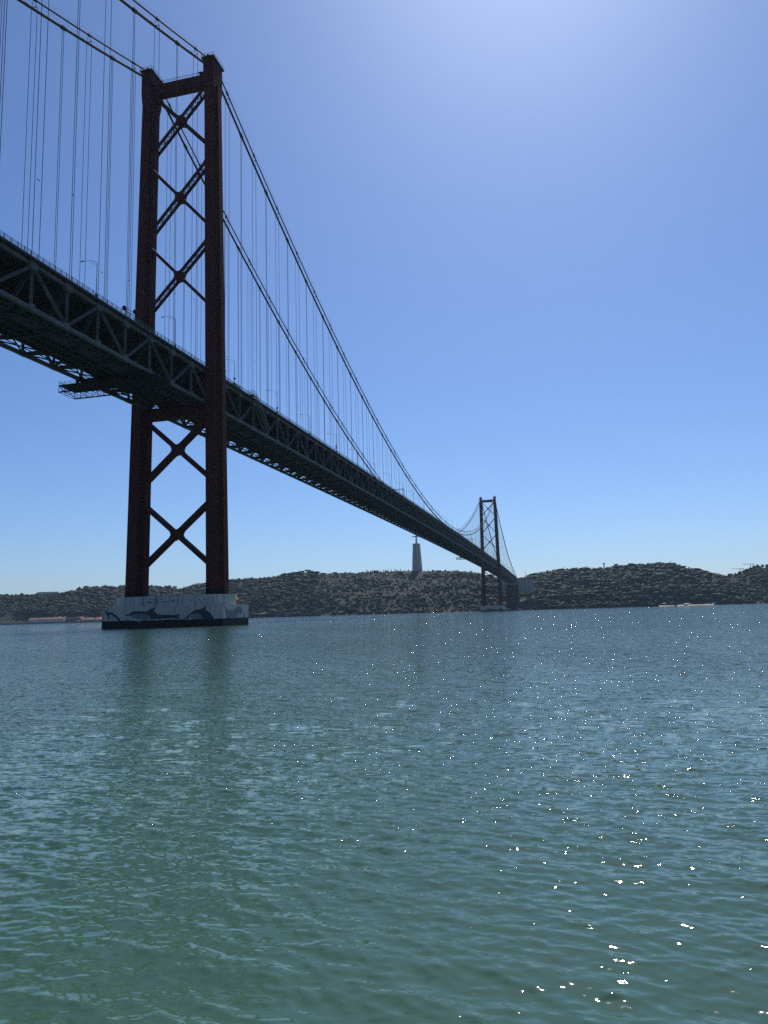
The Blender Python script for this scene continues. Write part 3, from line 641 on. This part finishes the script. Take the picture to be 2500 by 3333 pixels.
def gantry(y0, lab):
    z = zb(y0) - 3.7
    g = thing('inspection_gantry', lab, 'gantry', (0, y0, z))
    for yy in (-3.4, 3.4):
        tb = B(); n_ = 16; xs_ = np.linspace(-16.0, 14.5, n_ + 1)
        for zz in (0, 1.9): tb.beam((-16.0, yy, zz), (14.5, yy, zz), .26, .3)
        for i in range(n_):
            tb.beam((xs_[i], yy, 0), (xs_[i], yy, 1.9), .12, .12, (0, 1, 0))
            tb.beam((xs_[i], yy, 0 if i % 2 else 1.9), (xs_[i + 1], yy, 1.9 if i % 2 else 0), .1, .1)
        tb.beam((14.5, yy, 0), (14.5, yy, 1.9), .12, .12, (0, 1, 0)); kind(obj('side_truss', tb, 'black', g), 'stuff')
        rb = B()
        for h in (.5, 1.0): rb.beam((-16.0, yy, 1.9 + h), (14.5, yy, 1.9 + h), .06, .06)
        for x in np.linspace(-16.0, 14.5, 18): rb.beam((x, yy, 1.9), (x, yy, 2.95), .06, .06, (0, 1, 0))
        kind(obj('railing', rb, 'black', g), 'stuff')
    obj('platform', B().box(-15.9, 14.4, -3.3, 3.3, 1.7, 1.86), 'black', g)
    eb = B()
    for x in (-16.0, 14.5):
        for zz in (0, 1.9, 2.9): eb.beam((x, -3.4, zz), (x, 3.4, zz), .12, .12)
        eb.beam((x, -3.4, 0), (x, 0, 1.9), .1, .1); eb.beam((x, 0, 1.9), (x, 3.4, 0), .1, .1); eb.beam((x, -3.4, 1.9), (x, 0, 0), .1, .1); eb.beam((x, 0, 0), (x, 3.4, 1.9), .1, .1)
    for x in np.linspace(-14.4, 12.4, 8): eb.beam((x, -3.4, 0), (x, 3.4, 0), .12, .14); eb.beam((x, -3.4, 0), (x + 3.5, 3.4, 0), .09, .09)
    kind(obj('end_frame', eb, 'black', g), 'stuff')
    for x in (-TW, TW):
        for yy in (-2.6, 2.6): obj('hanger_frame', B().box(x - .35, x + .35, yy - .3, yy + .3, 1.8, 3.3), 'black', g)
gantry(-33.5, 'long dark inspection gantry hung under the deck beside the near tower')
gantry(728, 'small dark inspection gantry hung under the deck toward the far tower')
bc = thing('beacon', 'small red navigation beacon on the corner of the near pier', 'beacon', (19.3, 2.2, PZ))
obj('body', B().tube([(0, 0, 0), (0, 0, .1), (0, 0, 1.5), (0, 0, 1.6)], [.5, .45, .45, .3], 12), 'beacon', bc); obj('lantern', B().tube([(0, 0, 1.6), (0, 0, 1.95)], [.16, .12], 8), 'white', bc)

# ------------------------------------------------------------------ monument on the hill
mo = thing('monument', 'tall tapering concrete pedestal with open-armed robed statue on the hilltop', 'monument', (-290.5, 1853, 0))
zb0, zp = 112.0, 197.2
def quad(h, cx, cy, z): return [(cx - h, cy - h, z), (cx + h, cy - h, z), (cx + h, cy + h, z), (cx - h, cy + h, z)]
for sx in (-1, 1):
    for sy in (-1, 1):
        obj('pillar', B().loft([quad(4.6, sx * 8.5, sy * 8.5, zb0), quad(3.6, sx * 5.55, sy * 5.55, zp - 4)]), 'stone', mo)
obj('core', B().loft([quad(11.6, 0, 0, zb0), quad(7.9, 0, 0, zp - 3.5)]), 'stone', mo)
obj('crown_slab', B().loft([quad(9.25, 0, 0, zp - 4), quad(9.1, 0, 0, zp)]), 'stone', mo)
obj('plinth', B().box(-2.9, 2.9, -2.9, 2.9, zp, zp + 2.2), 'stone', mo)
sb = B(); el = lambda rx, ry, cx, cy, z, n=14: [(cx + rx * math.cos(2 * math.pi * k / n), cy + ry * math.sin(2 * math.pi * k / n), z) for k in range(n)]
Zs = zp + 2.0
sb.loft([el(2.75, 2.2, 0, 0, Zs), el(2.5, 2.0, 0, 0, Zs + 4), el(2.3, 1.8, 0, 0, Zs + 9), el(2.15, 1.7, 0, 0, Zs + 14), el(2.5, 1.75, 0, 0, Zs + 17), el(2.9, 1.7, 0, 0, Zs + 19.6), el(2.2, 1.4, 0, 0, Zs + 21), el(.85, .85, 0, 0, Zs + 21.8), el(.8, .85, 0, -.1, Zs + 22.5), el(1.25, 1.4, 0, -.2, Zs + 23.6), el(1.35, 1.5, 0, -.15, Zs + 24.6), el(1.1, 1.25, 0, 0, Zs + 25.6), el(.4, .5, 0, 0, Zs + 26.1)])
for s in (-1, 1):
    ring = lambda x, ry, top, bot: [(s * x, ry * math.cos(2 * math.pi * k / 10), (top + bot) / 2 + (top - bot) / 2 * math.sin(2 * math.pi * k / 10)) for k in range(10)]
    sb.loft([ring(1.5, 1.2, Zs + 20.9, Zs + 17.6), ring(5, 1.1, Zs + 20.6, Zs + 17.6), ring(9.5, 1.0, Zs + 20.2, Zs + 16.9), ring(10.6, .8, Zs + 20.1, Zs + 17.4), ring(10.9, .4, Zs + 20.0, Zs + 18.9), ring(12.6, .38, Zs + 19.95, Zs + 19.0), ring(13.9, .25, Zs + 19.8, Zs + 19.2)])
so = obj('statue', sb, 'stone', mo, smooth=True); rm = so.modifiers.new('weld', 'REMESH'); rm.mode = 'VOXEL'; rm.voxel_size = 0.28; rm.use_smooth_shade = True

# ------------------------------------------------------------------ buildings and small things on the far shore
def building(name, lab, x, y, z, w, d, h, rz=0, wall='cream', roof='tile', rh=2.5, win=(0, 0), group=None, cat='building'):
    t = thing(name, lab, cat, (x, y, z), rz, group)
    obj('wall', B().box(-w / 2, w / 2, -d / 2, d / 2, -6, h), wall, t)
    if rh > 0: obj('roof', B().loft([[(-w / 2 - .5, -d / 2 - .5, h), (-w / 2 - .5, d / 2 + .5, h), (-w / 2 - .5, 0, h + rh)], [(w / 2 + .5, -d / 2 - .5, h), (w / 2 + .5, d / 2 + .5, h), (w / 2 + .5, 0, h + rh)]]), roof, t)
    else: obj('roof', B().box(-w / 2 - .4, w / 2 + .4, -d / 2 - .4, d / 2 + .4, h, h + .6), roof, t)
    nx, nz_ = win
    for i in range(nx):
        for j in range(nz_):
            cx = -w / 2 + w * (i + .5) / nx; cz = h * (j + .5) / nz_
            obj('window', B().box(cx - .6, cx + .6, -d / 2 - .08, -d / 2 + .1, cz - .8, cz + .8), 'glass', t)
    return t
A1 = math.atan2(75, 205)
building('warehouse', 'long white three-storey riverside warehouse with rows of small windows', -1110, 1362, 2.5, 58, 14, 9.5, A1, rh=2.5, win=(14, 3))
building('warehouse', 'very long low shed with a broad terracotta roof behind the quay', -1050, 1400, 3, 120, 22, 9, A1 * .9, rh=5)
building('warehouse', 'cream shed with terracotta roof close beside the painted pier', -1010, 1396, 2.5, 70, 16, 5.5, A1 * .8, rh=4, win=(10, 1))
building('house', 'small pink-roofed house on the shore among trees', -1147, 1345, 2.5, 24, 12, 8, A1, rh=4, win=(4, 2))
building('house', 'terracotta house half hidden above the long warehouse roofs', -1093, 1400, 14, 20, 12, 6, A1, rh=3.5, win=(3, 1))
building('warehouse', 'low cream riverside building with flat tiled roof past the pier', -607, 1472, 2.5, 50, 14, 6.5, .15, rh=3, win=(8, 1))
building('quay_wall', 'pale stone retaining wall along the water below the woods', -540, 1474, 1.5, 76, 6, 8.5, .1, wall='rock', roof='rock', rh=0, cat='wall')
building('quay_wall', 'low stone quay wall in front of the riverside warehouses', -1085, 1347, .5, 260, 5, 2.4, A1, wall='rock', roof='rock', rh=0, cat='wall')
building('ruined_wall', 'long pale ruined wall along the bare hilltop', -1300, 1582, float(zc_(-1300)) - 1, 56, 6, 6.5, A1, roof='cream', rh=0, cat='wall')
building('house', 'cream hilltop house with parapet between the tower legs', -955, 1672, float(zc_(-955)), 10, 8, 9, .3, rh=0, roof='cream', win=(3, 2))
building('ruined_wall', 'low cream terrace wall on the ridge between the tower legs', -925, 1674, float(zc_(-925)) + .5, 42, 5, 3.5, .3, roof='cream', rh=0, cat='wall')
# terraced hilltop building
tb_ = thing('terraced_building', 'long dark terraced building with white balcony slabs on the wooded hilltop', 'building', (262, 1742, 92))
for i in range(4):
    w_ = 58 - i * 7; obj('storey', B().box(-w_ / 2 + i * 3, w_ / 2 + i * 3, -4 + i * 1.8, 8, i * 3.4, i * 3.4 + 3), 'glass', tb_)
    obj('balcony_slab', B().box(-w_ / 2 - .6 + i * 3, w_ / 2 + .6 + i * 3, -6.2 + i * 1.8, 8.2, i * 3.4 + 3, i * 3.4 + 3.5), 'white', tb_)
for x0, x1 in ((-20, -11), (14, 26)): obj('plant_room', B().box(x0, x1, 0, 7, 13, 17.6), 'black', tb_)
building('terraced_building', 'low flat-roofed dark building beside the terraced one on the hilltop', 362, 1752, 99, 54, 12, 7, 0, wall='rock', roof='black', rh=0, win=(8, 1))
ch = thing('water_tower', 'red and white striped mast tower on the ridge', 'tower', (217, 1748, 96))
for i in range(6): obj('band', B().tube([(0, 0, 6 + i * 2), (0, 0, 8 + i * 2)], 1.5 if i < 5 else 2.6, 10), 'beacon' if i % 2 else 'white', ch)
obj('stem', B().tube([(0, 0, -4), (0, 0, 6)], 1.4, 10), 'white', ch)
for x, h_, lab in ((29.5, 20, 'tall slender light mast behind the anchorage'), (38.1, 12, 'shorter slender light mast behind the anchorage')):
    t = thing('light_mast', lab, 'lamp', (x, 1536, 69)); obj('pole', B().tube([(0, 0, 0), (0, 0, h_)], [.35, .22], 6), 'galv', t); obj('lamp_head', B().box(-1, 1, -.5, .5, h_, h_ + .6), 'galv', t)
for x, z_, lab in ((753, 136, 'taller thin tower crane far behind the ridge past the saddle'), (718, 121, 'lower thin tower crane far behind the ridge past the saddle')):
    t = thing('tower_crane', lab, 'crane', (x, 2600, 60)); h_ = z_ - 60
    obj('mast', B().box(-.9, .9, -.9, .9, 0, h_), 'galv', t); obj('jib', B().box(-26, 12, -.6, .6, h_, h_ + 1.4), 'galv', t); obj('counterweight', B().box(8, 12, -1, 1, h_ - 2.2, h_), 'rock', t)
# beach, huts, boats, jetty
sb_ = B(); bx = np.linspace(312, 425, 24)
for i, x in enumerate(bx):
    y = float(ys_(x)); w_ = 9 * math.sin(math.pi * i / 23) ** .5 + .1
    sb_.v += [(x, y - 8 - w_ * .3, -.4), (x, y - 4, 1.0), (x, y + w_, 2.3)]
sb_.f = [(3 * i + j, 3 * i + 3 + j, 3 * i + 4 + j, 3 * i + 1 + j) for i in range(23) for j in (0, 1)]
kind(obj('beach', sb_, 'sand'), 'structure')
for x, z_, w_, lab in ((323, 5.5, 10, 'low white-roofed beach hut at the end of the sand under dark trees'), (341, 7.5, 8, 'small white-roofed hut set above the beach'), (372, 3.5, 12, 'white-roofed beach bar with dark open front by the jetty'), (428, 3.0, 9, 'white-roofed hut past the jetty below the pale cliff')):
    t = thing('beach_hut', lab, 'hut', (x, float(ys_(x)) + 10, z_ - 2)); obj('wall', B().box(-w_ / 2, w_ / 2, -3, 3, -4, 2.2), 'wood', t); obj('roof', B().loft([quad(w_ / 2 + .8, 0, 0, 2.2), quad(w_ / 2 - 1, 0, 0, 3.4)]), 'white', t); obj('door', B().box(-.6, .6, -3.08, -2.9, 0, 2), 'black', t)
jt = thing('jetty', 'dark timber jetty on short piles at the end of the beach', 'jetty', (400, float(ys_(400)) - 9, 0))
obj('planking', B().box(-18, 20, -1.5, 1.5, 1.7, 2.0), 'wood', jt)
for x in np.linspace(-17, 19, 10): obj('pile', B().tube([(x, -1.2, -3), (x, -1.2, 2.8)], .28, 6), 'wood', jt)
for x, dy, lab in ((366, -14, 'small white motor boat moored off the sand beside the jetty'), (346, -12, 'small dark open boat drawn up to the sand')):
    t = thing('small_boat', lab, 'boat', (x, float(ys_(x)) + dy, 0)); hull = B().loft([[(-3.5, -.9, .9), (-3.5, .9, .9), (-3.5, .6, -.2), (-3.5, -.6, -.2)], [(1, -1.1, 1.0), (1, 1.1, 1.0), (1, .7, -.25), (1, -.7, -.25)], [(4, -.05, 1.5), (4, .05, 1.5), (3.6, .04, .1), (3.6, -.04, .1)]])
    obj('hull', hull, 'white' if x > 350 else 'wood', t); obj('cabin', B().box(-1.5, .6, -.7, .7, .9, 2.2), 'white' if x > 350 else 'rock', t)

# ------------------------------------------------------------------ vegetation
def ico(sub):
    bm = bmesh.new(); bmesh.ops.create_icosphere(bm, subdivisions=sub, radius=1); bm.verts.ensure_lookup_table()
    v = np.array([x.co[:] for x in bm.verts]); f = np.array([[q.index for q in p.verts] for p in bm.faces]); bm.free(); return v, f
I1 = ico(1); I2 = ico(2)
def lump(src, c, r, seed, rough=.32):
    v, f = src; g = np.random.default_rng(seed); d = np.array([noise.noise((float(p[0] * 1.7 + seed), float(p[1] * 1.7), float(p[2] * 1.7))) for p in v])
    return v * (1 + d * rough * 2 + g.uniform(-.14, .14, len(v)))[:, None] * np.array(r) + np.array(c), f
def leaves(n, c, r, size, seed):
    g = np.random.default_rng(seed); d = g.normal(size=(n, 3)); d /= np.linalg.norm(d, axis=1)[:, None]; p = d * (g.uniform(.82, 1.18, (n, 1))) * np.array(r) + np.array(c)
    a = g.normal(size=(n, 3)); a /= np.linalg.norm(a, axis=1)[:, None]; b = np.cross(a, g.normal(size=(n, 3))); b /= np.linalg.norm(b, axis=1)[:, None]; s = size * g.uniform(.6, 1.3, (n, 1))
    return np.concatenate([p - a * s, p + b * s * .8, p + a * s], 1).reshape(-1, 3), np.arange(n * 3).reshape(n, 3)
def join(ps):
    V = []; F = []; o = 0
    for v, f in ps: V.append(v); F.append(f + o); o += len(v)
    return np.concatenate(V), np.concatenate(F)
def rawmesh(name, V, F, m):
    me = bpy.data.meshes.new(name); me.vertices.add(len(V)); me.vertices.foreach_set('co', V.astype(np.float32).ravel())
    me.loops.add(F.size); me.loops.foreach_set('vertex_index', F.astype(np.int32).ravel()); me.polygons.add(len(F)); me.polygons.foreach_set('loop_start', np.arange(0, F.size, F.shape[1], dtype=np.int32))
    me.update(); me.validate(); me.materials.append(M[m]); return me
# bush / far tree templates, unit height
TPL = []
phi = (1 + 5 ** .5) / 2; iv = np.array([(-1, phi, 0), (1, phi, 0), (-1, -phi, 0), (1, -phi, 0), (0, -1, phi), (0, 1, phi), (0, -1, -phi), (0, 1, -phi), (phi, 0, -1), (phi, 0, 1), (-phi, 0, -1), (-phi, 0, 1)]) / 1.902
I0 = (iv, np.array([(0, 11, 5), (0, 5, 1), (0, 1, 7), (0, 7, 10), (0, 10, 11), (1, 5, 9), (5, 11, 4), (11, 10, 2), (10, 7, 6), (7, 1, 8), (3, 9, 4), (3, 4, 2), (3, 2, 6), (3, 6, 8), (3, 8, 9), (4, 9, 5), (2, 4, 11), (6, 2, 10), (8, 6, 7), (9, 8, 1)]))
TPS = [join([lump(I0, (0, 0, .4), (.6, .6, .5), 70 + i), lump(I0, (.45, .2, .3), (.45, .4, .36), 80 + i), leaves(8, (0, 0, .45), (.62, .62, .5), .16, 90 + i)]) for i in range(6)]
for i in range(7):
    r = (.62, .62, .5) if i < 5 else (.5, .5, .62)
    TPL.append(join([lump(I1, (0, 0, .45), r, 20 + i), leaves(12, (0, 0, .5), (.66, .66, .52), .17, 40 + i)]))
pos = []
g = np.random.default_rng(5)
def woody(x):
    return float(np.interp(x, [-1500, -1330, -1250, -1150, -700, -580, -520, -120, -40, 420, 500, 640], [.6, .45, .45, .95, 1.0, .95, .42, .40, .95, 1.0, .6, .75]))
n_try = 0
while len(pos) < 17000 and n_try < 60000:
    n_try += 1
    x = g.uniform(-1560, 720); ysx = float(ys_(x)); ycx = float(yc_(x)); t = g.uniform(0.015, 1.05) ** 1.1
    y = ysx + (ycx - ysx) * t
    if -36 < x < 48 and 1478 < y < 1556: continue
    if x < -960 and t < .13 + .05 * noise.noise((x * .02, 0, 0)): continue
    if 310 < x < 440 and y < ysx + 18: continue
    if -325 < x < -250 and t > .93: continue
    w_ = woody(x) * (1 if t < .9 or x < -560 or x > 20 else .6)
    nz = noise.noise((x * .009, y * .014, 4)) * 1.5
    if -1340 < x < -1240 and t > .85: w_ *= .25
    tree = g.random() < w_ + nz * .5 - (.25 if t > .6 and -560 < x < -40 else 0)
    if not tree and g.random() < .1: continue
    h = (g.uniform(4, 9) + (g.random() < .18) * g.uniform(2, 6)) if tree and w_ > .7 else (g.uniform(2.6, 6.5) if tree else g.uniform(1.2, 3.4))
    pos.append((x, y, ground(x, y) - .12 * h, h, tree))
for nm, sel, mt in (('woodland', True, 'leaf'), ('scrub', False, 'leaf2')):
    Vs = []; Fs = []; o = 0
    for x, y, z, h, tr_ in pos:
        if tr_ != sel: continue
        v, f = TPL[int(g.integers(0, 7))] if sel else TPS[int(g.integers(0, 6))]; a = g.uniform(0, 6.28); c_, s_ = math.cos(a), math.sin(a); wd = h * g.uniform(1.05, 2.0)
        q = np.stack([(v[:, 0] * c_ - v[:, 1] * s_) * wd + x, (v[:, 0] * s_ + v[:, 1] * c_) * wd + y, v[:, 2] * h + z], 1); Vs.append(q); Fs.append(f + o); o += len(v)
    kind(tag(obj(nm, rawmesh(nm, np.concatenate(Vs), np.concatenate(Fs), mt), None), 'dense dark trees covering the far hillside' if sel else 'low olive scrub dotted over the far hillside', 'trees' if sel else 'scrub'), 'stuff')
# individual trees along the ridges and shore
crowns = {}; trunks = {}
def kindmesh(k, i):
    if (k, i) in crowns: return crowns[k, i], trunks[k, i]
    sd_ = 100 + i * 7 + len(k)
    if k == 'umbrella_pine':
        ps = [lump(I1, (math.cos(a) * r, math.sin(a) * r, .78 + .06 * math.sin(a * 3)), (.27, .27, .13), sd_ + j) for j, (a, r) in enumerate([(0, 0), (0.3, .33), (1.6, .3), (2.9, .34), (4.2, .3), (5.3, .33)])] + [leaves(60, (0, 0, .78), (.58, .58, .17), .07, sd_)]
        tk = B().tube([(0, 0, -.05), (.02, 0, .4), (0, .02, .72)], [.045, .035, .025], 6)
        for a in (.5, 2.4, 4.4): tk.tube([(0, 0, .5), (math.cos(a) * .25, math.sin(a) * .25, .74)], .015, 4)
    elif k == 'cypress':
        ps = [lump(I1, (0, 0, .2 + .16 * j), (.17 - .03 * j, .17 - .03 * j, .17), sd_ + j) for j in range(5)] + [leaves(40, (0, 0, .5), (.15, .15, .45), .05, sd_)]
        tk = B().tube([(0, 0, -.05), (0, 0, .3)], [.04, .03], 6)
    else:
        ps = [lump(I1, c, (r, r, r * .85), sd_ + j) for j, (c, r) in enumerate([((0, 0, .6), .34), ((.25, .1, .5), .27), ((-.24, .12, .55), .28), ((.05, -.25, .5), .28), ((0, .05, .8), .24), ((-.1, -.1, .35), .27)])] + [leaves(80, (0, 0, .58), (.5, .5, .42), .075, sd_)]
        tk = B().tube([(0, 0, -.08), (.01, 0, .25), (0, 0, .5)], [.055, .04, .03], 6)
        for a in (.2, 2.2, 4.1): tk.tube([(0, 0, .28), (math.cos(a) * .2, math.sin(a) * .2, .5)], .02, 4)
    V, F = join(ps); crowns[k, i] = rawmesh('crown', V, F, 'leaf'); m_ = tk.mesh('trunk'); m_.materials.append(M['bark']); trunks[k, i] = m_
    return crowns[k, i], trunks[k, i]
def plant(k, lab, grp, x, y, h, z=None):
    c, tkk = kindmesh(k, int(g.integers(0, 4))); t = thing(k, lab, 'tree', (x, y, (ground(x, y) if z is None else z) - .1), g.uniform(0, 6.28), grp); t.scale = (h * g.uniform(.85, 1.15), h, h)
    obj('crown', c, None, t); obj('trunk', tkk, None, t)
def ridge(k, lab, grp, x0, x1, n, h0, h1, off=(-10, 12)):
    for i in range(n):
        x = x0 + (x1 - x0) * (i + g.uniform(.15, .85)) / n; h = g.uniform(h0, h1); f = (h - h0) / (h1 - h0)
        sz = 'short ' if f < .33 else ('tall ' if f > .7 else 'middling ')
        plant(k, sz + lab, sz + grp, x, float(yc_(x)) + g.uniform(*off), h)
ridge('broadleaf_tree', 'dark rounded tree on the ridge between the ruined wall and the hilltop house', 'trees by the ruined wall', -1230, -962, 36, 7, 11)
ridge('broadleaf_tree', 'dark rounded tree on the rise just past the ridge terrace wall', 'trees past the terrace wall', -900, -780, 26, 7, 11)
ridge('broadleaf_tree', 'dark rounded tree on the wooded ridge next to the umbrella pines', 'trees next to the umbrella pines', -780, -590, 30, 8, 12)
ridge('broadleaf_tree', 'tree on the low ridge beyond the ruined wall', 'trees beyond the ruined wall', -1520, -1335, 16, 5, 9)
ridge('umbrella_pine', 'flat-topped umbrella pine on the crest where the woods give way to scrub', 'umbrella pines at the edge of the woods', -640, -570, 6, 11, 15, (-4, 4))
ridge('cypress', 'small pointed cypress in the row on the crest beside the monument', 'cypresses beside the monument', -430, -330, 13, 7, 9.5, (-3, 3))
ridge('broadleaf_tree', 'low round tree on the bare crest around the monument', 'low trees on the bare crest', -560, -110, 26, 3, 5.5, (-4, 4))
ridge('cypress', 'lone pointed conifer on the bare crest toward the far tower', 'conifers toward the far tower', -240, -120, 4, 5, 8, (-3, 3))
ridge('broadleaf_tree', 'dark rounded tree on the ridge between the anchorage and the striped mast', 'trees above the anchorage', 40, 212, 26, 7, 11)
ridge('broadleaf_tree', 'dark rounded tree around the terraced hilltop buildings', 'trees around the terraced buildings', 222, 400, 22, 5, 9)
ridge('umbrella_pine', 'flat-topped umbrella pine on the slope down to the saddle in the ridge', 'umbrella pines by the saddle', 405, 500, 10, 8, 13, (-5, 5))
ridge('broadleaf_tree', 'tree on the ridge rising beyond the saddle', 'trees beyond the saddle', 500, 640, 20, 6, 9)
for i in range(28):
    x = g.uniform(-1200, -480); y = float(ys_(x)) + g.uniform(26, 60); plant('broadleaf_tree', 'larger leafy tree at the foot of the slope behind the riverside sheds', 'trees behind the riverside sheds', x, y, g.uniform(8, 13))

# ------------------------------------------------------------------ haze
hz = B().box(-3400, 3600, -3600, 4300, -7, 262)
hm = bpy.data.materials.new('haze'); hm.use_nodes = True; hn = hm.node_tree.nodes; hn.clear()
ho = hn.new('ShaderNodeOutputMaterial'); pv = hn.new('ShaderNodeVolumePrincipled'); pv.inputs['Color'].default_value = (0.58, 0.78, 1.0, 1); pv.inputs['Density'].default_value = 0.00004; pv.inputs['Anisotropy'].default_value = 0.2
hm.node_tree.links.new(pv.outputs[0], ho.inputs['Volume'])
HAZE = True
if HAZE: kind(obj('haze', hz, hm), 'stuff')
